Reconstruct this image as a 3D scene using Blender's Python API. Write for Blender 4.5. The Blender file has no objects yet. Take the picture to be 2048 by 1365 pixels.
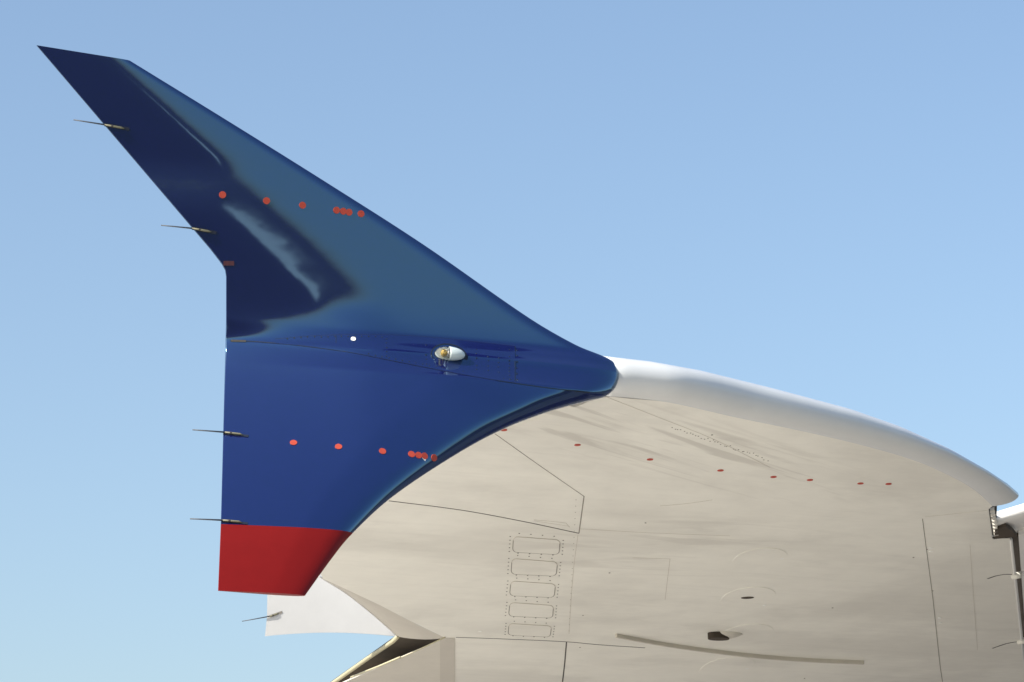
import bpy, bmesh, math, random
from mathutils import Vector, Matrix
from mathutils.bvhtree import BVHTree
random.seed(7)
R = math.radians
S = bpy.context.scene
COL = S.collection

# ------------------------------------------------------------------ camera
PSI, ELE, DIST, FPX = R(22.0), R(14.0), 22.0, 6512.0
FW = Vector((math.sin(PSI)*math.cos(ELE), math.cos(PSI)*math.cos(ELE), math.sin(ELE)))
RT = Vector((math.cos(PSI), -math.sin(PSI), 0))
UP = RT.cross(FW)
CAM = Vector((0, 0, 7.3)) - DIST*FW
cd = bpy.data.cameras.new('camera')
cam = bpy.data.objects.new('camera', cd); COL.objects.link(cam)
cam.matrix_world = Matrix(((RT.x, UP.x, -FW.x, CAM.x), (RT.y, UP.y, -FW.y, CAM.y), (RT.z, UP.z, -FW.z, CAM.z), (0, 0, 0, 1)))
cd.sensor_width = 36.0; cd.lens = FPX/2048*36.0
cd.clip_start = 0.1; cd.clip_end = 20000
S.camera = cam

# ------------------------------------------------------------------ sky, sun, exposure
SUN_TO = Vector((-0.80, -0.17, 0.58)).normalized()
SUN_EL = math.asin(SUN_TO.z); SUN_AZ = math.atan2(SUN_TO.x, SUN_TO.y)
w = bpy.data.worlds.new('World'); S.world = w; w.use_nodes = True
nt = w.node_tree; nt.nodes.clear()
sky = nt.nodes.new('ShaderNodeTexSky'); sky.sky_type = 'NISHITA'; sky.sun_disc = False
sky.sun_elevation = SUN_EL; sky.sun_rotation = SUN_AZ
sky.altitude = 0; sky.air_density = 1.15; sky.dust_density = 2.4; sky.ozone_density = 2.3
bg = nt.nodes.new('ShaderNodeBackground'); bg.inputs['Strength'].default_value = 0.15
wo = nt.nodes.new('ShaderNodeOutputWorld')
nt.links.new(sky.outputs[0], bg.inputs[0]); nt.links.new(bg.outputs[0], wo.inputs[0])
sl = bpy.data.lights.new('sun', 'SUN'); sl.energy = 4.8; sl.angle = R(0.5); sl.color = (1.0, 0.95, 0.87)
sun = bpy.data.objects.new('sun', sl); COL.objects.link(sun)
sun.rotation_euler = (-SUN_TO).to_track_quat('-Z', 'Y').to_euler()
S.view_settings.view_transform = 'Standard'; S.view_settings.look = 'None'
S.view_settings.exposure = 0.4; S.view_settings.gamma = 1.0

# ------------------------------------------------------------------ helpers
def ray(u, v):
    return (FW + RT*((u-1024)/FPX) - UP*((v-682.5)/FPX)).normalized()
def proj(p):
    d = Vector(p)-CAM; z = d.dot(FW)
    return 1024+FPX*d.dot(RT)/z, 682.5-FPX*d.dot(UP)/z
def on_graph_y(u, v, g):                       # ray onto a surface y = g(x, z)
    d = ray(u, v); y = 0.0
    for _ in range(25):
        t = (y-CAM.y)/d.y; p = CAM+d*t; y = g(p.x, p.z)
    return CAM+d*((y-CAM.y)/d.y)
def on_graph_z(u, v, h):                       # ray onto a surface z = h(x, y)
    d = ray(u, v); lo, hi = 5.0, 80.0
    for _ in range(60):
        m = (lo+hi)/2; p = CAM+d*m
        if p.z < h(p.x, p.y): lo = m
        else: hi = m
    return CAM+d*lo
def on_plane(u, v, q, n):
    d = ray(u, v); return CAM+d*((q-CAM).dot(n)/d.dot(n))
def lerp_poly(pts, t):                         # pts: (t, u, v)
    if t <= pts[0][0]: return pts[0][1:]
    for a, b in zip(pts, pts[1:]):
        if t <= b[0]:
            k = (t-a[0])/(b[0]-a[0]) if b[0] > a[0] else 0
            return tuple(x+(y-x)*k for x, y in zip(a[1:], b[1:]))
    return pts[-1][1:]
def smooth_poly(pts, t):                       # Catmull-Rom over knots (t, u, v)
    n = len(pts)
    if t <= pts[0][0]: return pts[0][1:]
    if t >= pts[-1][0]: return pts[-1][1:]
    for i in range(n-1):
        if t <= pts[i+1][0]: break
    p1, p2 = pts[i], pts[i+1]; p0 = pts[max(i-1, 0)]; p3 = pts[min(i+2, n-1)]
    h = p2[0]-p1[0]; k = (t-p1[0])/h; out = []
    for c in range(1, len(p1)):
        m1 = (p2[c]-p0[c])/max(p2[0]-p0[0], 1e-6)*h; m2 = (p3[c]-p1[c])/max(p3[0]-p1[0], 1e-6)*h
        out.append((2*k**3-3*k*k+1)*p1[c]+(k**3-2*k*k+k)*m1+(-2*k**3+3*k*k)*p2[c]+(k**3-k*k)*m2)
    return tuple(out)
def arc(pts):                                  # polyline -> knots by arc length 0..1
    L = [0]
    for a, b in zip(pts, pts[1:]): L.append(L[-1]+math.hypot(b[0]-a[0], b[1]-a[1]))
    return [(l/L[-1],)+tuple(p) for l, p in zip(L, pts)]

def obj(name, verts, faces, mat, parent=None, smooth=True, kind=None, label=None):
    me = bpy.data.meshes.new(name); me.from_pydata([tuple(v) for v in verts], [], faces)
    bm = bmesh.new(); bm.from_mesh(me)
    bmesh.ops.recalc_face_normals(bm, faces=bm.faces); bm.to_mesh(me); bm.free()
    for m in (mat if isinstance(mat, (list, tuple)) else [mat]): me.materials.append(m)
    if smooth:
        for p in me.polygons: p.use_smooth = True
    o = bpy.data.objects.new(name, me); COL.objects.link(o)
    if parent: o.parent = parent
    if kind: o['kind'] = kind
    if label: o['label'] = label
    return o
def grid_faces(nr, nc, off=0, flip=False):
    F = []
    for j in range(nr-1):
        for i in range(nc-1):
            a = off+j*nc+i; q = (a, a+1, a+nc+1, a+nc)
            F.append(q[::-1] if flip else q)
    return F
class MB:
    def __init__(s): s.v = []; s.f = []
    def add(s, V, F):
        o = len(s.v); s.v += [Vector(p) for p in V]; s.f += [tuple(i+o for i in f) for f in F]
    def prism(s, ring, ext):                   # closed ring extruded by vector
        n = len(ring)
        V = [Vector(p) for p in ring]+[Vector(p)+ext for p in ring]
        F = [tuple(range(n)), tuple(range(2*n-1, n-1, -1))]+[(i, (i+1) % n, n+(i+1) % n, n+i) for i in range(n)]
        s.add(V, F)
    def tube(s, pts, rad, n=8):
        pts = [Vector(p) for p in pts]; rr = rad if isinstance(rad, (list, tuple)) else [rad]*len(pts)
        V = []; F = []
        for i, p in enumerate(pts):
            t = (pts[min(i+1, len(pts)-1)]-pts[max(i-1, 0)]).normalized()
            a = t.orthogonal().normalized(); b = t.cross(a)
            if i and V:
                pa = (V[-n]-pts[i-1]).normalized(); a = (pa-t*pa.dot(t)).normalized(); b = t.cross(a)
            for k in range(n):
                q = 2*math.pi*k/n; V.append(p+(a*math.cos(q)+b*math.sin(q))*rr[i])
        F = [(j*n+k, j*n+(k+1) % n, (j+1)*n+(k+1) % n, (j+1)*n+k) for j in range(len(pts)-1) for k in range(n)]
        F += [tuple(range(n))[::-1], tuple(range((len(pts)-1)*n, len(pts)*n))]
        s.add(V, F)
    def strip(s, P, N, wd, h, base=-0.006):    # low raised strip of width wd, height h along surface points
        V = []; F = []
        for i, (p, n) in enumerate(zip(P, N)):
            t = (P[min(i+1, len(P)-1)]-P[max(i-1, 0)]).normalized(); b = t.cross(n).normalized()
            V += [p-b*wd/2+n*base, p-b*wd/2+n*h, p+b*wd/2+n*h, p+b*wd/2+n*base]
        for i in range(len(P)-1):
            a = 4*i
            for k in range(4): F.append((a+k, a+(k+1) % 4, a+4+(k+1) % 4, a+4+k))
        F += [(0, 1, 2, 3), tuple(4*(len(P)-1)+k for k in (3, 2, 1, 0))]
        s.add(V, F)
    def disc(s, p, n, r, h, seg=16, rx=None, ax=None, base=-0.004):
        a = (ax-n*ax.dot(n)).normalized() if ax is not None else n.orthogonal().normalized(); b = n.cross(a)
        ring = [p+n*base+a*math.cos(2*math.pi*k/seg)*(rx or r)+b*math.sin(2*math.pi*k/seg)*r for k in range(seg)]
        s.prism(ring, n*(h-base))
    def build(s, name, mat, parent=None, smooth=False, **k): return obj(name, s.v, s.f, mat, parent, smooth, **k)

# ------------------------------------------------------------------ materials
def mat(name, base, rough=0.4, var=0.06, scale=6.0, metallic=0.0, ior=1.5, coat=0.0, bump=0.0, bscale=3.0, spec=0.5, coat_rough=0.03):
    m = bpy.data.materials.new(name); m.use_nodes = True
    n = m.node_tree.nodes; l = m.node_tree.links; b = n['Principled BSDF']
    b.inputs['Roughness'].default_value = rough; b.inputs['Metallic'].default_value = metallic
    b.inputs['IOR'].default_value = ior; b.inputs['Coat Weight'].default_value = coat
    b.inputs['Coat Roughness'].default_value = coat_rough; b.inputs['Specular IOR Level'].default_value = spec
    tc = n.new('ShaderNodeTexCoord')
    nz = n.new('ShaderNodeTexNoise'); nz.inputs['Scale'].default_value = scale; nz.inputs['Detail'].default_value = 8; nz.inputs['Roughness'].default_value = 0.65
    l.new(tc.outputs['Object'], nz.inputs['Vector'])
    mr = n.new('ShaderNodeMapRange'); mr.inputs['From Min'].default_value = 0.25; mr.inputs['From Max'].default_value = 0.75
    mr.inputs['To Min'].default_value = 1-var; mr.inputs['To Max'].default_value = 1+var
    l.new(nz.outputs['Fac'], mr.inputs['Value'])
    mx = n.new('ShaderNodeMix'); mx.data_type = 'RGBA'; mx.blend_type = 'MULTIPLY'; mx.inputs['Factor'].default_value = 1
    mx.inputs['A'].default_value = (*base, 1); l.new(mr.outputs[0], mx.inputs['B'])
    l.new(mx.outputs['Result'], b.inputs['Base Color'])
    if bump:
        n2 = n.new('ShaderNodeTexNoise'); n2.inputs['Scale'].default_value = bscale; n2.inputs['Detail'].default_value = 3
        l.new(tc.outputs['Object'], n2.inputs['Vector'])
        bp = n.new('ShaderNodeBump'); bp.inputs['Strength'].default_value = 1.0; bp.inputs['Distance'].default_value = bump
        l.new(n2.outputs['Fac'], bp.inputs['Height']); l.new(bp.outputs[0], b.inputs['Normal'])
        if coat: l.new(bp.outputs[0], b.inputs['Coat Normal'])
    m['mix'] = 1
    return m
BLUE = mat('navy_gloss_paint', (0.005, 0.005, 0.060), 0.08, 0.05, 9, ior=2.55, coat=0.0, bump=0.0020, bscale=2.4)
BLUE.node_tree.nodes['Principled BSDF'].inputs['Specular Tint'].default_value = (0.40, 0.74, 1.0, 1)
RED = mat('red_paint', (0.172, 0.0068, 0.006), 0.45, 0.05, 8, spec=0.15)
LEADP = mat('leading_edge_sky_grey', (0.66, 0.675, 0.67), 0.22, 0.03, 5)  # wing white with its bluish sky reflection mixed into the colour
AILW = mat('aileron_paint', (0.53, 0.53, 0.52), 0.5, 0.05, 3)
WHITE = mat('white_paint', (0.72, 0.71, 0.68), 0.28, 0.03, 5)
CREAM = mat('under_wing_paint', (0.81, 0.795, 0.72), 0.42, 0.04, 4)
GREY = mat('flap_shade_grey', (0.60, 0.57, 0.50), 0.45, 0.05, 5)  # flap darkened in colour for its turn away from the light
DARK = mat('dark_sealant_and_shade', (0.045, 0.040, 0.035), 0.7, 0.2, 20)
FAINT = mat('pale_sealant', (0.50, 0.46, 0.40), 0.7, 0.1, 20)
SEAM = mat('grey_sealant', (0.22, 0.20, 0.17), 0.7, 0.2, 20)
NSEAM = mat('navy_sealant', (0.008, 0.014, 0.030), 0.5, 0.2, 20)
DOT = mat('red_sticker', (0.42, 0.050, 0.025), 0.6, 0.06, 30)
WDOT = mat('white_sticker', (0.85, 0.85, 0.82), 0.5, 0.03, 30)
OLIVE = mat('wick_base_olive', (0.20, 0.19, 0.12), 0.5, 0.1, 40)
ROD = mat('wick_rod_grey', (0.06, 0.07, 0.085), 0.5, 0.1, 40)
COVE = mat('cove_shade_grey', (0.52, 0.49, 0.43), 0.5, 0.05, 5)  # wing paint greyed to put shade on the lip beside the aileron
OLIVEC = mat('shroud_edge_paint', (0.42, 0.39, 0.26), 0.5, 0.08, 20)
BROWN = mat('cavity_shade', (0.05, 0.037, 0.025), 0.8, 0.25, 6)  # brown darkened to paint in the shade of cavities and openings
STEEL = mat('bare_metal', (0.62, 0.60, 0.55), 0.3, 0.08, 12, metallic=0.8)
LAMPW = mat('lamp_cover_paint', (0.62, 0.70, 0.68), 0.3, 0.05, 30)
GOLD = mat('lamp_bulb_gold', (0.75, 0.52, 0.15), 0.25, 0.1, 40, metallic=0.5)
CONC = mat('apron_concrete', (0.68, 0.632, 0.555), 0.85, 0.10, 0.4)
def weather_and_light(m):
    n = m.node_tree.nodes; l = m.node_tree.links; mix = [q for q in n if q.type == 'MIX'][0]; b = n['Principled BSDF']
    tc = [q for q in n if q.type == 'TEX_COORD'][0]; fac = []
    # grime streaks along the chord; slanted streaks and blotches mix film with painted reflected light
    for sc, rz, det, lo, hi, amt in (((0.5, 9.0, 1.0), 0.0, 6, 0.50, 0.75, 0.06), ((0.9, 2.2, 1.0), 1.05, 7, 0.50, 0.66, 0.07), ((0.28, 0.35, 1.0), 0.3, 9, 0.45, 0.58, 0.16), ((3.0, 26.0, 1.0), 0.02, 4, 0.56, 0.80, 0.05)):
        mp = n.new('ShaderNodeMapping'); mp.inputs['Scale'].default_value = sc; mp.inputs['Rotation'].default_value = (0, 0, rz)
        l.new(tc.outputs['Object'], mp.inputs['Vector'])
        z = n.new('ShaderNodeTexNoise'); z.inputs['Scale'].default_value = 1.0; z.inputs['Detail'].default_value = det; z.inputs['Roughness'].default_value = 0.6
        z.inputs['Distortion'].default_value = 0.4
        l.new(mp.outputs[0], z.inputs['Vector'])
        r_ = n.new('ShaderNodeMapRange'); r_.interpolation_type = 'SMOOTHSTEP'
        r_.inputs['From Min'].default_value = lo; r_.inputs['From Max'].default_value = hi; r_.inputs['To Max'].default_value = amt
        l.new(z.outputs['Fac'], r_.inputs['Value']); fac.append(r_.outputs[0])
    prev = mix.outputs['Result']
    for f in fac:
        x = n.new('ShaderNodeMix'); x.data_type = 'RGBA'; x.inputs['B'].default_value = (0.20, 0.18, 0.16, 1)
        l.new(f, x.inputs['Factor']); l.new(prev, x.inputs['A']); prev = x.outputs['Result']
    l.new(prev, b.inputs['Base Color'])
weather_and_light(CREAM)
STRAKE = mat('strake_shade_tone', (0.56, 0.53, 0.46), 0.5, 0.06, 8)  # underside paint darkened to colour in the strake's shaded side
ASPH = mat('added_unseen_asphalt', (0.10, 0.09, 0.08), 0.9, 0.15, 0.5)
GRASS = mat('field_grass', (0.030, 0.030, 0.018), 0.95, 0.3, 0.05)
GLASS = bpy.data.materials.new('lamp_glass'); GLASS.use_nodes = True
gb = GLASS.node_tree.nodes['Principled BSDF']
gb.inputs['Transmission Weight'].default_value = 1.0; gb.inputs['Roughness'].default_value = 0.02; gb.inputs['IOR'].default_value = 1.35

# ------------------------------------------------------------------ ground (outside the frame, it lights the wing from below)
def sheet(name, x0, x1, y0, y1, z, m):
    o = obj(name, [(x0, y0, z), (x1, y0, z), (x1, y1, z), (x0, y1, z)], [(0, 1, 2, 3)], m, smooth=False); o['kind'] = 'structure'
    return o
sheet('ground', -6000, 6000, -6000, 6000, -0.004, GRASS)
sheet('added_asphalt', -60, 80, -12, 90, 0.0, ASPH)  # unseen dark asphalt added to dim the wing underside and winglet reflection
sheet('reflection_strip', 5, 60, -112, -68, 0.0, CONC)  # unseen pale strip added to put a bright streak into the winglet reflection
sheet('apron', -60, 3.6, -11, 60, 0.004, CONC)

# ------------------------------------------------------------------ the airliner wing: one thing
plane = bpy.data.objects.new('airliner', None); COL.objects.link(plane)
plane['label'] = 'white airliner wing with navy blue split winglet and red lower tip against blue sky'
plane['category'] = 'airliner'

# ---- winglet: outboard face as a surface y = g(x, z)
P_TE = CAM+ray(451, 684)*((0-CAM.y)/ray(451, 684).y)
P_LE = CAM+ray(1238, 750)*((0-CAM.y)/ray(1238, 750).y)
def zc(x):
    k = (x-P_TE.x)/(P_LE.x-P_TE.x); return P_TE.z+(P_LE.z-P_TE.z)*k
CHORD = P_LE.x-P_TE.x
def sp(a, r): return 0.5*(a+math.sqrt(a*a+r*r))-0.5*r*0
def y0(u, v): d = ray(u, v); return CAM-d*(CAM.y/d.y)
def nrm2(a, b, s):
    dx, dz = b.x-a.x, b.z-a.z; l = math.hypot(dx, dz); return (-dz/l*s, dx/l*s)
B1, B1e, B2, B2e = y0(180, 110), y0(655, 530), y0(455, 650), y0(690, 612)
NB1 = nrm2(B1, B1e, 1); NB2 = nrm2(B2, B2e, 1)
if NB1[1] < 0: NB1 = (-NB1[0], -NB1[1])
if NB2[1] < 0: NB2 = (-NB2[0], -NB2[1])
ZS0, ZS1 = y0(500, 450).z, y0(430, 330).z
def sq(a, r): return 0.5*(a+math.sqrt(a*a+r))
def gmid(x, z):
    h = z-zc(x); k = max(0.0, min(1.3, (x-P_TE.x)/CHORD))
    kU, kL = math.tan(R(5.6)), math.tan(R(30.0))
    y = -kU*sp(h, 0.16)-kL*sp(-h, 0.16)
    if h > -1.7:                               # hollow along the rear of the upper blade
        d = -((x-B1.x)*NB1[0]+(z-B1.z)*NB1[1]); d2 = -((x-B2.x)*NB2[0]+(z-B2.z)*NB2[1])
        f = 0.5*(d+d2-math.sqrt((d-d2)**2+0.004)); kz = max(0.0, min(1.0, (z-ZS0)/(ZS1-ZS0))); e = d-0.27*(1-kz*kz*(3-2*kz)); wh = min(1.0, (h+1.7)/1.7); wh = wh*wh*(3-2*wh)
        y += wh*(0.132*sq(d, 0.004)+0.14*sq(e, 0.004)-0.18*sq(f, 0.003))
    return y
def naca(xi):
    xi = max(0.0, min(1.0, xi))
    return 5*(0.2969*math.sqrt(xi)-0.126*xi-0.3516*xi*xi+0.2843*xi**3-0.1015*xi**4)
# knots: parameter s from -1 (lower tip) to +1 (upper tip): TE and LE in photograph pixels
TEK = [(-1, 436, 1182), (-0.722, 441.5, 1049), (0, 451, 684), (0.10, 452, 640), (0.28, 452, 556), (0.31, 450, 543), (0.345, 443, 530), (0.40, 420, 500), (1, 73, 92)]
LEK = [(-1, 610, 1192), (-0.86, 665, 1116), (-0.722, 705, 1068), (-0.58, 780, 999), (-0.40, 897, 920), (-0.27, 1000, 863), (-0.17, 1100, 824), (-0.10, 1180, 802),
       (-0.06, 1212, 794), (-0.03, 1231, 777), (0, 1238, 750), (0.03, 1231, 729), (0.06, 1210, 715), (0.12, 1150, 690), (0.20, 1060, 638), (0.40, 850, 492), (0.60, 660, 370), (0.80, 460, 245), (1, 260, 122)]
NC = 44
SS = sorted(set([round(-1+i*0.02, 4) for i in range(101)]+[-0.722, 0.29, 0.30, 0.31, 0.32, 0.33, 0.345]+[round(-0.12+0.01*i, 4) for i in range(25)]))
COS = [0.5-0.5*math.cos(math.pi*i/(NC-1)) for i in range(NC)]
def thick(s, row):
    if s >= 0: return 0.14*(1-s)+0.016+0.12*math.exp(-s*9)
    return 0.03+0.16*(1+s)+0.06*math.exp(s*9)
def row_pts(s, du, dt=0.0):
    te = lerp_poly(TEK, s); te = (te[0]+dt, te[1]); le = smooth_poly(LEK, s); le = (le[0]+du, le[1])
    out = []; inn = []
    for c in COS:
        u = te[0]+(le[0]-te[0])*c; v = te[1]+(le[1]-te[1])*c
        m = on_graph_y(u, v, gmid); t = thick(s, None)*naca(1-c)+0.004
        if s < 0.02:
            Rn = 0.31+0.18*min(0, s); d = (1-c)*math.hypot(le[0]-te[0], le[1]-te[1])/300; g = 1-min(1, d/Rn)
            t += (0.13+0.112*min(0, s))*math.sqrt(max(0, 1-g*g))*min(1, (0.02-s)/0.1)*min(1, c/0.6)
        if c == 1.0: t = 0.0
        ti = t
        if s > 0:                              # flat outer face rounded into the leading edge, the taper is on the inner face
            ws = min(1.0, s/0.10); ws = ws*ws*(3-2*ws); Rn = 0.17*(1-0.5*s)
            d = (1-c)*math.hypot(le[0]-te[0], le[1]-te[1])/300; g = 1-min(1, d/Rn); to = 0.045*(1-0.75*s)*math.sqrt(max(0, 1-g*g))
            tot = 2*t; t = t*(1-ws)+to*ws; ti = tot-t
        if c == 1.0: ti = 0.0
        out.append(m+Vector((0, -t, 0))); inn.append(m+Vector((0, ti, 0)))
    return out, inn
rows = {}
for s in SS:
    du = dt = 0.0; le = smooth_poly(LEK, s); te = lerp_poly(TEK, s)
    for _ in range(4):
        o_, i_ = row_pts(s, du, dt)
        dt += te[0]-min(proj(o_[0])[0], proj(i_[0])[0])
        du += le[0]-max(proj(p)[0] for p in o_)
    rows[s] = row_pts(s, du, dt)
def blade(name, ss, m, label=None, cap_lo=False, cap_hi=False):
    V = []; F = []; n = 2*NC-1
    for s in ss:
        o_, i_ = rows[s]; V += o_+i_[::-1][1:]
    for j in range(len(ss)-1):
        for i in range(n):
            a = j*n+i; b = j*n+(i+1) % n; F.append((a, b, b+n, a+n))
    for flag, j in ((cap_lo, 0), (cap_hi, len(ss)-1)):
        if flag:
            k = len(V); V += [v.copy() for v in V[j*n:(j+1)*n]]; F.append(tuple(range(k, k+n)))
    return obj(name, V, F, m, plane, label=label)
upper = blade('upper_winglet', [s for s in SS if s >= 0], BLUE, 'navy blue swept upper winglet blade', cap_hi=True)
lower = blade('lower_winglet', [s for s in SS if -0.722 <= s <= 0], BLUE, 'navy blue lower winglet blade')
redtip = blade('red_tip', [s for s in SS if s <= -0.722], RED, 'red painted end of the lower winglet', cap_lo=True)
for o in (upper, redtip):
    for p in o.data.polygons:
        if len(p.vertices) > 4: p.use_smooth = False
def bvh_of(*objs):
    V = []; F = []
    for o in objs:
        k = len(V); V += [v.co.copy() for v in o.data.vertices]; F += [tuple(i+k for i in p.vertices) for p in o.data.polygons]
    return BVHTree.FromPolygons(V, F)
WL = bvh_of(upper, lower, redtip)
def hit(b, u, v):
    d = ray(u, v); p, n, i, t = b.ray_cast(CAM, d)
    if p is None: raise ValueError('no hit %s %s' % (u, v))
    if n.dot(d) > 0: n = -n
    return p, n
def path(b, pts, step=14):
    P = []; N = []; k = arc(pts); L = sum(math.hypot(q[0]-p[0], q[1]-p[1]) for p, q in zip(pts, pts[1:]))
    m = max(2, int(L/step)+1)
    for i in range(m):
        u, v = (smooth_poly if len(pts) > 2 else lerp_poly)(k, i/(m-1))
        p, n = hit(b, u, v); P.append(p); N.append(n)
    return P, N
def line(name, b, pts, wd, h, m, parent, sharp=False, **kw):
    mb = MB()
    if sharp:
        for a, c in zip(pts, pts[1:]): mb.strip(*path(b, [a, c]), wd, h)
    else: mb.strip(*path(b, pts), wd, h)
    return mb.build(name, m, parent, **kw)

# seams of the tip fairing, the riveted plate between them
SEAM_UP = [(551, 679), (620, 673), (700, 670), (790, 671), (860, 675), (950, 684), (1030, 693)]
SEAM_LO = [(551, 687), (620, 694), (700, 705), (780, 721), (860, 737), (950, 754), (1030, 767)]
mbp = MB(); VV = []; nn = 40
ku, kl = arc(SEAM_UP), arc(SEAM_LO)
for h in (0.002, -0.012):
    for j in range(7):
        for i in range(nn):
            a = smooth_poly(ku, i/(nn-1)); c = smooth_poly(kl, i/(nn-1)); q = j/6
            p, n = hit(WL, a[0]+(c[0]-a[0])*q, a[1]+(c[1]-a[1])*q); VV.append(p+n*h)
FF = grid_faces(7, nn)
o2 = 7*nn
border = [i for i in range(nn)]+[j*nn+nn-1 for j in range(1, 7)]+[6*nn+i for i in range(nn-2, -1, -1)]+[j*nn for j in range(5, 0, -1)]
k0 = len(VV); nb = len(border); VV += [VV[i].copy() for i in border]+[VV[i+o2].copy() for i in border]
FF += [(k0+k, k0+(k+1) % nb, k0+nb+(k+1) % nb, k0+nb+k) for k in range(nb)]
plate = obj('tip_fairing', VV, FF, BLUE, plane, label='riveted blue fairing panel at the winglet root')
line('seam', WL, [(460, 682), (500, 683), (551, 687)]+SEAM_LO[1:]+[(1110, 778), (1180, 786)], 0.006, 0.0015, NSEAM, plane)
line('seam', WL, SEAM_UP, 0.005, 0.0015, NSEAM, plane)
line('seam', WL, [(1030, 694), (1030, 767)], 0.004, 0.003, NSEAM, plane)
line('seam', WL, [(672, 672), (672, 701)], 0.003, 0.003, NSEAM, plane)
line('seam_gap', WL, [(462, 682), (492, 683)], 0.014, 0.004, DARK, plane)
rv = MB()
def rivet_row(p, q, n, b=WL, r=0.0055, h=0.003):
    for i in range(n):
        k = i/(n-1) if n > 1 else 0
        try: P, N = hit(b, p[0]+(q[0]-p[0])*k+random.uniform(-.6, .6), p[1]+(q[1]-p[1])*k+random.uniform(-.6, .6))
        except ValueError: continue
        rv.disc(P, N, r, h, 6)
for i in range(34):
    k = 0.05+0.93*i/33
    a = smooth_poly(ku, k); c = smooth_poly(kl, k)
    for q in ((0.10,) if c[1]-a[1] < 40 else (0.09, 0.92)):
        if random.random() < 0.92: rivet_row((a[0], a[1]+(c[1]-a[1])*q), (a[0], a[1]), 1)
for u, n in ((773, 5), (852, 6), (953, 8), (976, 7), (997, 7), (1019, 9), (1034, 6)):
    k = (u-551)/(1030-551); a = smooth_poly(ku, k); c = smooth_poly(kl, k)
    rivet_row((u, a[1]+8), (u, c[1]-7), n)
rv.build('rivets', NSEAM, plate, kind='stuff')

# red stickers and one white sticker on the winglet
def sticker(b, u, v, parent, r=0.0232, m=DOT, name='red_dot', h=0.004):
    p, n = hit(b, u, v); mb = MB(); mb.disc(p, n, r, h, 20); return mb.build(name, m, parent)
for u, v in ((445, 390), (533, 402), (605, 411), (673, 421), (686.5, 423), (698, 425), (722, 428)): sticker(WL, u, v, upper)
for u, v in ((587, 886), (677, 894), (765, 903), (823, 909), (837, 911), (849, 912.5), (868, 916)): sticker(WL, u, v, lower)
sticker(WL, 706.5, 679, plate, 0.017, WDOT, 'white_dot', 0.006)
sticker(WL, 706.5, 679, plate, 0.006, LAMPW, 'white_dot_centre', 0.008)
mk = MB(); mk.strip(*path(WL, [(447, 527), (468, 527)], 6), 0.03, 0.003); mk.build('red_label', mat('faded_red_label', (0.07, 0.018, 0.025), 0.6, 0.3, 30), upper)

mb = MB(); p, n = hit(WL, 849, 919)
mb.prism([hit(WL, *q)[0]+n*0.001 for q in ((844, 916), (853, 917), (850, 923))], n*0.002); mb.build('paint_chip', WDOT, lower)
# ---- position light
lt = bpy.data.objects.new('position_light', None); COL.objects.link(lt); lt.parent = plane
LP, LN = hit(WL, 898, 711)
e1 = (hit(WL, 915, 713)[0]-LP).normalized(); LN = (LN-e1*LN.dot(e1)).normalized(); e2 = LN.cross(e1)
if e2.z < 0: e2 = -e2
mb = MB(); mb.disc(LP-e2*0.006, LN, 0.088, 0.006, 40, rx=0.128, ax=e1); mb.build('base_plate', BLUE, lt)
mb = MB(); ring = [LP-e2*0.006+LN*0.005+e1*math.cos(2*math.pi*k/48)*0.124+e2*math.sin(2*math.pi*k/48)*0.084 for k in range(49)]
mb.strip(ring, [LN]*49, 0.008, 0.003); mb.build('gasket', NSEAM, lt)
def half_ell(x0, x1, rx, ry, rz, n=14, m=20):
    V = []; F = []
    for j in range(n+1):
        x = x0+(x1-x0)*j/n; k = math.sqrt(max(0.0, 1-(x/rx)**2))
        for i in range(m): a = 2*math.pi*i/m; V.append(LP+e1*x+e2*ry*k*math.cos(a)+LN*(rz*k*math.sin(a)+0.028))
    for j in range(n):
        for i in range(m): F.append((j*m+i, j*m+(i+1) % m, (j+1)*m+(i+1) % m, (j+1)*m+i))
    F += [tuple(range(m)), tuple(range(n*m, (n+1)*m))]
    return V, F
obj('lamp_cover', *half_ell(-0.010, 0.103, 0.103, 0.047, 0.04), LAMPW, lt)
obj('lens', *half_ell(-0.100, -0.012, 0.101, 0.046, 0.039), GLASS, lt)
mb = MB(); mb.disc(LP-e1*0.045, LN, 0.036, 0.012, 28, rx=0.054, ax=e1); mb.build('reflector', LAMPW, lt)
mb = MB(); c = LP+LN*0.028-e1*0.045
mb.tube([c-e1*0.020, c-e1*0.014, c, c+e1*0.014, c+e1*0.02], [0.004, 0.016, 0.021, 0.016, 0.008], 12); mb.build('bulb', GOLD, lt, smooth=True)
mb = MB(); mb.tube([c+e1*0.02, c+e1*0.036], [0.018, 0.024], 12); mb.build('bulb_socket', STEEL, lt, smooth=True)
mb = MB(); mb.disc(LP+e1*0.012, LN, 0.052, 0.008, 32, rx=0.118, ax=e1); mb.build('mounting_flange', NSEAM, lt)

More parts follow.
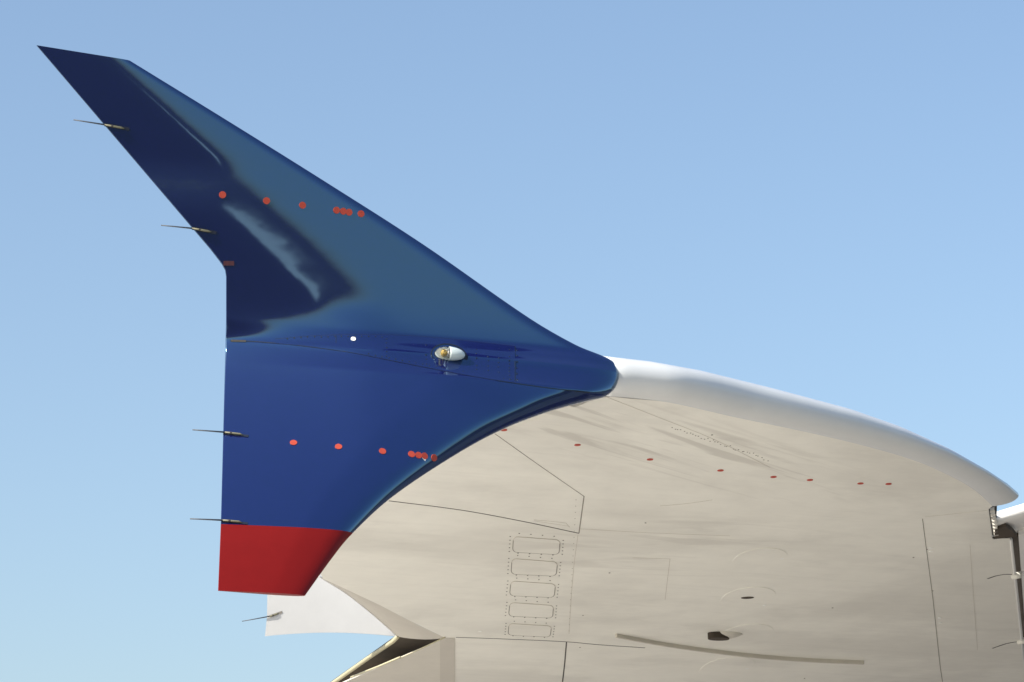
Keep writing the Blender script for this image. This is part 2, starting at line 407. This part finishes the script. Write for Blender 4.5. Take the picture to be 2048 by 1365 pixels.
# ---- static wicks
def wick(front, edge, tip, b, flip=1):
    w0 = bpy.data.objects.new('static_wick', None); COL.objects.link(w0); w0.parent = plane
    p0, n0 = hit(b, *front); p1, n1 = hit(b, edge[0]+6, edge[1]+1); n = n0
    d = (p1-p0).normalized(); a = p0+n*0.012; e = p1+d*0.02+n*0.012
    mb = MB(); mb.tube([a-n*0.006, a+d*0.02, a+d*0.07, e], [0.003, 0.0065, 0.0065, 0.005], 8); mb.build('wick_base', OLIVE, w0, smooth=True)
    mb = MB(); mid = a+(e-a)*0.62; mb.tube([mid-d*0.006, mid+d*0.006], 0.0085, 8); mb.build('wick_collar', DARK, w0)
    mb = MB(); mb.strip([a-d*0.035-n*0.012, e-n*0.010], [n, n], 0.020, 0.004); mb.build('wick_pad', NSEAM if flip else SEAM, w0)
    depth = (e-CAM).dot(FW); r = ray(*tip); q = CAM+r*(depth-0.03)/r.dot(FW)
    mb = MB(); mb.tube([e-d*0.01, e+(q-e)*0.5, q], [0.0055, 0.0045, 0.0038], 6); mb.build('wick_rod', ROD, w0, smooth=True)
wick((248, 257), (209, 250), (147, 240), WL)
wick((422, 464), (384, 457), (322, 451), WL)
wick((486, 872), (447, 867), (385, 860), WL)
wick((484, 1047), (443, 1043), (380, 1038), WL)

# ------------------------------------------------------------------ wing
DIH = math.tan(R(5.0)); ZT = zc(P_LE.x)-0.135
def zl(x, y):
    return ZT-DIH*y+0.010*(x-P_LE.x)*0
LOW = [(0, 1150, 815), (0.02, 1188, 800), (0.06, 1240, 793), (0.14, 1340, 806), (0.24, 1470, 835), (0.34, 1600, 862), (0.44, 1720, 890), (0.54, 1830, 922), (0.62, 1905, 955), (0.68, 1955, 985), (0.70, 1985, 1013)]
TOPA = [(1100, 700), (1180, 708), (1212, 713), (1300, 723), (1400, 741), (1550, 778), (1700, 818), (1800, 853), (1900, 898), (1975, 941), (2020, 971), (2038, 988), (2044, 1000)]
LEB = LOW+[(0.7001, 1977, 1019), (0.735, 1985, 1078), (0.7351, 2020, 1077), (0.78, 2028, 1140), (0.90, 2050, 1345), (1.0, 2075, 1560)]
TEB = [(0, 480, 700), (0.5, 600, 1060), (0.62, 646, 1158), (0.66, 690, 1178), (0.70, 760, 1211), (0.735, 820, 1242), (0.78, 890, 1276), (0.80, 908, 1290), (0.9, 908, 1420), (1.0, 910, 1560)]
sw = sorted(set([i/80 for i in range(81)]+[0.7, 0.7001, 0.735, 0.7351, 0.62, 0.78, 0.80]))
NW = 70
LV = []; UV_ = []
for s in sw:
    a = lerp_poly(TEB, s); c = smooth_poly(LOW, s) if s <= 0.70 else lerp_poly(LEB, s)
    pa = on_graph_z(a[0], a[1], zl); pc = on_graph_z(c[0], c[1], zl)
    for i in range(NW):
        k = i/(NW-1); p = pa+(pc-pa)*k; p.y = max(p.y, 0.07); LV.append(Vector((p.x, p.y, zl(p.x, p.y))))
        q = max(0.0, min(1.0, (s-0.10)/0.3)); th = 0.02+0.20*q*q*min(1.0, k*3)*min(1.0, (1-k)*4)
        if i < NW-1 or True: UV_.append(Vector((p.x, p.y, zl(p.x, p.y)+th)))
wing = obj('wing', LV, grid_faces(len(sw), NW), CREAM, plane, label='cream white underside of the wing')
WB = bvh_of(wing)
def shade_streaks(m, a, b, rad, wid, amt):            # dark streaks that paint in the pattern of reflected sunlight between two points
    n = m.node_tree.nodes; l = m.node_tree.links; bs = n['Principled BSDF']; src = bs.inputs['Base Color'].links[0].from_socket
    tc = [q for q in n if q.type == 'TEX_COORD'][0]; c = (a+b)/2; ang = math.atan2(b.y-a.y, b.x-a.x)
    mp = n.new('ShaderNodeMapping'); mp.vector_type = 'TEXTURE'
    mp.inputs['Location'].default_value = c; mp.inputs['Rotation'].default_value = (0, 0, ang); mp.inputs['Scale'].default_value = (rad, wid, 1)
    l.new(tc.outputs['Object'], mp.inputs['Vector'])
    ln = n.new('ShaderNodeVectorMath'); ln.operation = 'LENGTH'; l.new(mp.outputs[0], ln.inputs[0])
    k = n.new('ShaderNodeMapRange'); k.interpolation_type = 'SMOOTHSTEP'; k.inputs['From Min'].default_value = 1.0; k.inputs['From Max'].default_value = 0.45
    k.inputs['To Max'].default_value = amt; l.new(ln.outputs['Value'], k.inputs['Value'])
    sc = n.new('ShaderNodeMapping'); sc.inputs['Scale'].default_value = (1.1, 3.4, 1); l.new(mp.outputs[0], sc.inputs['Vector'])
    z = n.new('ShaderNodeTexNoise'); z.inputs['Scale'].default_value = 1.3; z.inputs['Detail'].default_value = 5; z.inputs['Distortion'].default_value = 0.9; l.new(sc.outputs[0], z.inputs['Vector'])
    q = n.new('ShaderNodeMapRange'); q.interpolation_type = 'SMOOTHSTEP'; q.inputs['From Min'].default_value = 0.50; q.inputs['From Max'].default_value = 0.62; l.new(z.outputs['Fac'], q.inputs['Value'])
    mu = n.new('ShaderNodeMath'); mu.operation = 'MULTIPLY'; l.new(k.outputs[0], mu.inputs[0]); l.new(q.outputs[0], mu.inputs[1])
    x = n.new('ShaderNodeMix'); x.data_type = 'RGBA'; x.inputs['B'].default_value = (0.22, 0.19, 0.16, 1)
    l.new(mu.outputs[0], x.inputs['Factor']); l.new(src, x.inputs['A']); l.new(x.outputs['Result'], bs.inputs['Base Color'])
shade_streaks(CREAM, hit(WB, 1170, 840)[0], hit(WB, 1520, 945)[0], 2.6, 0.75, 0.30)
shade_streaks(CREAM, hit(WB, 1180, 1090)[0], hit(WB, 1440, 1100)[0], 1.6, 1.3, 0.16)
top = obj('wing_upper_skin', UV_, grid_faces(len(sw), NW), WHITE, plane)

# nose of the wing: rounded section swept along the curved leading edge
def vA(u):
    for a, c in zip(TOPA, TOPA[1:]):
        if u <= c[0]: return a[1]+(c[1]-a[1])*(u-a[0])/(c[0]-a[0])
    return TOPA[-1][1]+(u-TOPA[-1][0])*2.0
NS = 60; BP = []
for i in range(NS):
    c = smooth_poly(LOW, 0.70*i/(NS-1)); BP.append(on_graph_z(c[0], c[1], zl)); BP[-1].y = max(BP[-1].y, 0.07)
NV = []; NT = 22
for i, p in enumerate(BP):
    t = (BP[min(i+1, NS-1)]-BP[max(i-1, 0)]); t.z = 0; t.normalize()
    out = Vector((t.y, -t.x, 0))
    if out.dot(Vector((1, -1, 0))) < 0: out = -out
    inn = Vector((-0.25, 1, 0))*min(1.0, 0.25+i/20)
    if i < 4: inn = Vector((0, 0.1, 0))
    rn = 0.17+0.040*max(0.0, (i-32)/(NS-33))**1.5
    def sec(h, r=rn):
        q = []
        for j in range(NT):
            a = R(-90+(210)*j/(NT-1))
            if a <= R(90): q.append(p+out*(r*math.cos(a))+Vector((0, 0, h*(math.sin(a)+1))))
            else:
                k = (a-R(90))/R(30); q.append(p+inn*(1.2*k)+Vector((0, 0, 2*h+0.02*k)))
        return q
    lo, hi = 0.04, 0.40
    for _ in range(30):
        h = (lo+hi)/2; d = min(v-vA(u) for u, v in (proj(x) for x in sec(h)[:18]))
        if d > 0: lo = h
        else: hi = h
    NV += sec(h)
kc = len(NV); NV += [v.copy() for v in NV[-NT:]]
lead = obj('leading_edge', NV, grid_faces(NS, NT)+[tuple(range(kc, kc+NT))], LEADP, plane, label='rounded white leading edge of the wing')

# panel joints, stickers and fittings under the wing
J = [([(990, 868), (1080, 932), (1168, 993)], 0.007), ([(1168, 993), (1158, 1066)], 0.010), ([(778, 1002), (925, 1021), (1050, 1044), (1158, 1067)], 0.016),
     ([(1156, 1070), (1148, 1130), (1142, 1200), (1138, 1268)], 0.004), ([(1068, 1040), (1140, 1048), (1139, 1055)], 0.004), ([(1068, 1042), (1139, 1053)], 0.003),
     ([(1340, 1118), (1330, 1200)], 0.004), ([(1265, 1116), (1340, 1118)], 0.003), ([(1320, 1012), (1370, 1008), (1425, 1000)], 0.006), ([(1845, 1038), (1853, 1100), (1866, 1200), (1880, 1330), (1885, 1364)], 0.007),
     ([(1850, 1034), (1975, 1021)], 0.004), ([(1940, 1090), (1946, 1180), (1955, 1300)], 0.003), ([(1160, 1058), (1300, 1066), (1460, 1072)], 0.004), ([(912, 1275), (1000, 1278), (1133, 1284), (1200, 1290), (1290, 1296)], 0.018),
     ([(1133, 1284), (1129, 1330), (1125, 1364)], 0.014), ([(1215, 795), (1330, 840), (1430, 880), (1540, 935)], 0.004), ([(1975, 1158), (2000, 1150), (2024, 1149)], 0.02), ([(1985, 1297), (2015, 1287), (2040, 1283)], 0.02)]
for k, (pts, wd) in enumerate(J):
    try: line('panel_joint', WB, pts, wd*0.8, 0.0015, DARK if wd > 0.0125 else (FAINT if wd < 0.0065 else SEAM), wing)
    except ValueError as e: print('joint', k, e)
for u, v in ((1008, 860), (1155, 890), (1300, 919), (1441, 941), (1547, 954), (1620, 960), (1721, 967), (1777, 968)): sticker(WB, u, v, wing)
def panel(c0, c1, c2, c3, m, name, rim, rivs):   # rounded plate, corners TL TR BR BL in pixels
    def P(a, b):
        u = (c0[0]*(1-a)+c1[0]*a)*(1-b)+(c3[0]*(1-a)+c2[0]*a)*b; v = (c0[1]*(1-a)+c1[1]*a)*(1-b)+(c3[1]*(1-a)+c2[1]*a)*b
        return hit(WB, u, v)
    def rr(g, rx=0.10, ry=0.24):
        q = []
        for cx, cy, s0 in ((1-rx, 1-ry, 0), (rx, 1-ry, 90), (rx, ry, 180), (1-rx, ry, 270)):
            for k in range(5):
                a = R(s0+22.5*k); q.append((0.5+(cx+rx*math.cos(a)-0.5)*g, 0.5+(cy+ry*math.sin(a)-0.5)*g))
        return q
    n = P(.5, .5)[1]
    mb = MB(); mb.prism([P(*q)[0]-n*0.004 for q in rr(1)], n*0.0075); o = mb.build(name, m, plane)
    pts = [P(*q)[0] for q in rr(1)]; ga = [pts[19]]+pts[:11]; mb = MB(); mb.strip(ga, [n]*len(ga), rim, 0.0045); mb.build('panel_gasket', SEAM, o)
    ga = pts[10:]; mb = MB(); mb.strip(ga, [n]*len(ga), rim*0.7, 0.0042); mb.build('panel_gasket', FAINT, o)
    global rv; rv = MB()
    for k in range(5): 
        for a in (-0.07, 1.07):
            p, nn_ = P(a, 0.02+0.24*k); rv.disc(p, nn_, 0.006, 0.003, 6)
    for k in range(4):
        for b in (-0.22, 1.06):
            p, nn_ = P(0.12+0.25*k, b); rv.disc(p, nn_, 0.006, 0.003, 6)
    rv.build('screws', DARK, o, kind='stuff')
for q in (((1027, 1073), (1120, 1080), (1118, 1109), (1025, 1104)), ((1024, 1117), (1115, 1124), (1112, 1152), (1022, 1148)), ((1022, 1162), (1111, 1168), (1108, 1195), (1019, 1191)),
          ((1020, 1205), (1107, 1211), (1105, 1236), (1017, 1232)), ((1018, 1247), (1103, 1252), (1100, 1274), (1016, 1270))):
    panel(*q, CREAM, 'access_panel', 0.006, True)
def oval(u, v, rx, ry, m=CREAM):
    p, n = hit(WB, u, v); ax = hit(WB, u+20, v)[0]-p
    a = (hit(WB, u+rx, v)[0]-p).length; b = (hit(WB, u, v+ry)[0]-p).length
    mb = MB(); mb.disc(p, n, b, 0.003, 36, rx=a, ax=ax); o = mb.build('fuel_access_cover', m, wing)
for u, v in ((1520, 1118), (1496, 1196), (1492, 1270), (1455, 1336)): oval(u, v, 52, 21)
p, n = hit(WB, 1495, 1195); mb = MB(); mb.disc(p, n, 0.035, 0.006, 24, rx=0.055, ax=RT); mb.build('drain_hole', BROWN, wing)
# scoop vent
p, n = hit(WB, 1447, 1267); ax = (hit(WB, 1470, 1268)[0]-p).normalized(); bx = n.cross(ax)
V = []; F = []
for j in range(9):
    k = j/8; x = -0.11+0.30*k; hh = 0.055*math.sin(math.pi*min(1, k*1.0))**0.8*(1-0.3*k)
    for i in range(9): a = math.pi*i/8; V.append(p+ax*x+bx*math.cos(a)*0.085*(1-abs(2*k-1)**3)+n*(hh*math.sin(a)+0.001))
obj('vent_scoop', V, grid_faces(9, 9), GREY, wing)
mb = MB(); mb.disc(p-ax*0.05+n*0.006, n, 0.06, 0.05, 20, rx=0.1, ax=ax); mb.build('vent_opening', BROWN, wing)
# long raised strake
P, N = path(WB, [(1232, 1268), (1330, 1286), (1430, 1300), (1530, 1311), (1630, 1318), (1727, 1322)])
mb = MB(); mb.strip(P, N, 0.022, 0.035); mb.build('strake', STRAKE, wing)
for u, v in ((1861, 1096), (1862, 1103), (1879, 1236), (1881, 1246), (1564, 1117), (1529, 1211), (1494, 1337), (960, 1263)): sticker(WB, u, v, wing, 0.016, WDOT, 'white_mark', 0.004)
mb = MB()
for u, v in ((1291, 1046), (1219, 1146), (1166, 1231), (1609, 1357), (1827, 1115), (1665, 1216), (1160, 1295), (1424, 870), (1854, 1099), (1865, 1182)):
    p, n = hit(WB, u, v); mb.disc(p, n, 0.008, 0.003, 8)
for i in range(34):
    k = i/33; p, n = hit(WB, 1345+190*k+random.uniform(-2, 2), 855+64*k+random.uniform(-3, 3)); mb.disc(p, n, 0.005, 0.003, 6)
for i in range(22):
    k = i/21; p, n = hit(WB, 1152-14*k, 1000+262*k); mb.disc(p, n, 0.004, 0.002, 6)
mb.build('fasteners', SEAM, wing, kind='stuff')

def pz(u, v, dz): return on_graph_z(u, v, lambda x, y: zl(x, y)+dz)
# ---- trailing edge: cove, drooped aileron, flap and shroud
FOLD = [(640, 1154), (700, 1181), (760, 1211), (820, 1242), (890, 1276)]
def cove_pt(u, v):
    k = min(1, max(0, (u-640)/155)); return on_graph_z(u, v, lambda x, y: zl(x, y)+0.05+0.16*k)
EDGE = [(638, 1153), (690, 1185), (735, 1220), (770, 1250), (796, 1274)]
kf, ke = arc(FOLD), arc(EDGE); V = []
for i in range(24):
    k = i/23; a = smooth_poly(kf, k); b = smooth_poly(ke, k); pa = on_graph_z(a[0], a[1], zl); pb = cove_pt(*b)
    for j in range(8):
        q = j/7; p = pa+(pb-pa)*q; p.z = pa.z+(pb.z-pa.z)*(q**1.5); V.append(p)
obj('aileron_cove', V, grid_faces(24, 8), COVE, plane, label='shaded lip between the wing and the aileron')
EP = [cove_pt(*smooth_poly(ke, i/23)) for i in range(24)]
mb = MB(); mb.tube(EP, 0.008, 6); mb.build('aileron_hinge_strip', WHITE, plane, smooth=True)
an = Vector((-0.25, -0.92, -0.12)).normalized()
AQ = pz(795, 1273, 0.21)+FW*0.25
AIL_T = [(640, 1140), (600, 1140), (535, 1140)]
V = []
LB = [(536, 1150), (535, 1190), (534, 1235), (530, 1273)]
for i in range(14):
    k = i/13
    l = lerp_poly(arc(LB), k); r_ = smooth_poly(ke, k)
    for j in range(14):
        q = j/13; u = l[0]+(r_[0]+(50 if i < 13 else 4)-l[0])*q; v = l[1]+(r_[1]-l[1])*q
        v -= 30*(1-k)**2
        if i == 13: v -= 8*math.sin(math.pi*q)**0.9
        V.append(on_plane(u, v, AQ, an))
n0 = len(V); V2 = [p-an*0.05*math.sin(math.pi*0.5*(k % 14)/13) - an*0.003 for k, p in enumerate(V)]
F = grid_faces(14, 14)+grid_faces(14, 14, n0, True)
bd = [i for i in range(14)]+[j*14+13 for j in range(1, 14)]+[13*14+i for i in range(12, -1, -1)]+[j*14 for j in range(12, 0, -1)]
F += [(bd[k], bd[(k+1) % len(bd)], bd[(k+1) % len(bd)]+n0, bd[k]+n0) for k in range(len(bd))]
ail = obj('aileron', V+V2, F, AILW, plane, label='bright white drooped aileron below the red tip', smooth=False)
print('aileron facing', an, an.dot(-FW), an.dot(SUN_TO))
AB = bvh_of(ail)
wick((557, 1227), (537, 1231), (484, 1243), AB, 0)

def slab(name, px, dz, th, m, **k):
    P = [pz(u, v, d) for (u, v), d in zip(px, dz)]
    mb = MB(); mb.prism(P, Vector((0, 0, th))); return mb.build(name, m, plane, **k)
shroud = slab('flap_shroud', [(796, 1273), (890, 1275), (960, 1300), (960, 1500), (470, 1500), (664, 1366)], [0.21, 0.21, 0.21, 0.21, 0.21, 0.21], 0.02, BROWN, label='inner face of the flap shroud with its shade in the colour')
P1 = [pz(u, v, 0.20) for u, v in ((795, 1274), (785, 1284), (730, 1321), (664, 1368), (600, 1412))]
mb = MB(); mb.tube(P1, 0.020, 8); mb.build('shroud_edge', OLIVEC, plane, smooth=True)
flap = slab('flap', [(888, 1279), (880, 1300), (880, 1500), (400, 1500), (700, 1360)], [0.0, 0.0, 0.0, 0.0, 0.0], 0.012, GREY, label='lowered flap in a shaded grey below the dark cavity')
slab('flap_end_strip', [(889, 1277), (910, 1277), (910, 1500), (880, 1500), (880, 1282)], [-0.004]*5, 0.03, COVE)
E1 = [pz(u, v, -0.004) for u, v in ((890, 1275), (850, 1294), (800, 1317))]
E2 = [pz(u, v, -0.006) for u, v in ((800, 1315), (760, 1332), (702, 1355))]
mb = MB(); mb.tube(E1, 0.006, 8); mb.build('flap_seal_tube', OLIVEC, flap, smooth=True)
mb = MB(); mb.tube(E2, 0.010, 8); mb.build('flap_seal_tube', OLIVEC, flap, smooth=True)

# ---- slat and its cut-out at the right edge of the frame
dx = pz(1985, 1050, 0)
slab('slat_bay_shade', [(1974, 1018), (1994, 1014), (1992, 1079), (1983, 1081)], [0.05]*4, 0.03, DARK, label='dark serrated stand-in for the shade in the slat end cut-out')  # dark slab stands in for the shade inside the cut-out
slab('slat_gap_shade', [(2016, 1076), (2044, 1072), (2066, 1420), (2040, 1420)], [0.08]*4, 0.03, BROWN)  # dark sheet painted as the shade within the slot
for i in range(8):
    k = i/8; u = 1980+9*k; v = 1024+54*k
    mb = MB(); mb.prism([pz(u, v, 0.0), pz(u+9, v-2, 0.0), pz(u+9, v+0.5, 0), pz(u, v+2.5, 0)], Vector((0, 0, 0.03))); mb.build('slat_bay_rib', GREY, plane)
mb = MB(); mb.tube([pz(u, v, 0.012) for u, v in ((2021, 1079), (2029, 1150), (2042, 1270), (2056, 1400))], 0.016, 8); mb.build('slot_lip', WHITE, plane, smooth=True)
slat = slab('slat', [(2037, 1073), (2100, 1060), (2140, 1420), (2062, 1420)], [0.03]*4, 0.12, WHITE, label='white leading edge slat beyond the dark slot')
V = []
for j in range(10):
    k = j/9
    for i in range(12):
        q = i/11; u = 1992+80*q-4*k*0; v = (1024-24*q)*(1-k)+(1077-6*q)*k
        V.append(pz(u, v, 0.02+0.10*(1-math.sin(math.pi*k))*1+0.05*q))
obj('slat_end', V, grid_faces(10, 12), WHITE, slat)
slab('slat_end_shade', [(1990, 1060), (2012, 1054), (2026, 1064), (2034, 1074), (1988, 1079)], [0.0]*5, 0.03, BROWN)  # dark slab that paints shade on the lower corner of the slat end
for u, v in ((2026, 1153), (2038, 1284)):
    mb = MB(); a = pz(u-2, v, 0); b = pz(u+16, v-3, 0); mb.tube([a, b], 0.03, 8); mb.build('slat_track', CREAM, plane, smooth=True)


# put each part's Empty at the base of its part
def recentre(e, p):
    e.location = p
    for c in e.children: c.location = c.location-p
recentre(lt, LP)
for e in [o for o in plane.children if o.type == 'EMPTY' and o.name.startswith('static_wick')]:
    b = [c for c in e.children if c.name.startswith('wick_base')][0]; recentre(e, b.data.vertices[0].co.copy())
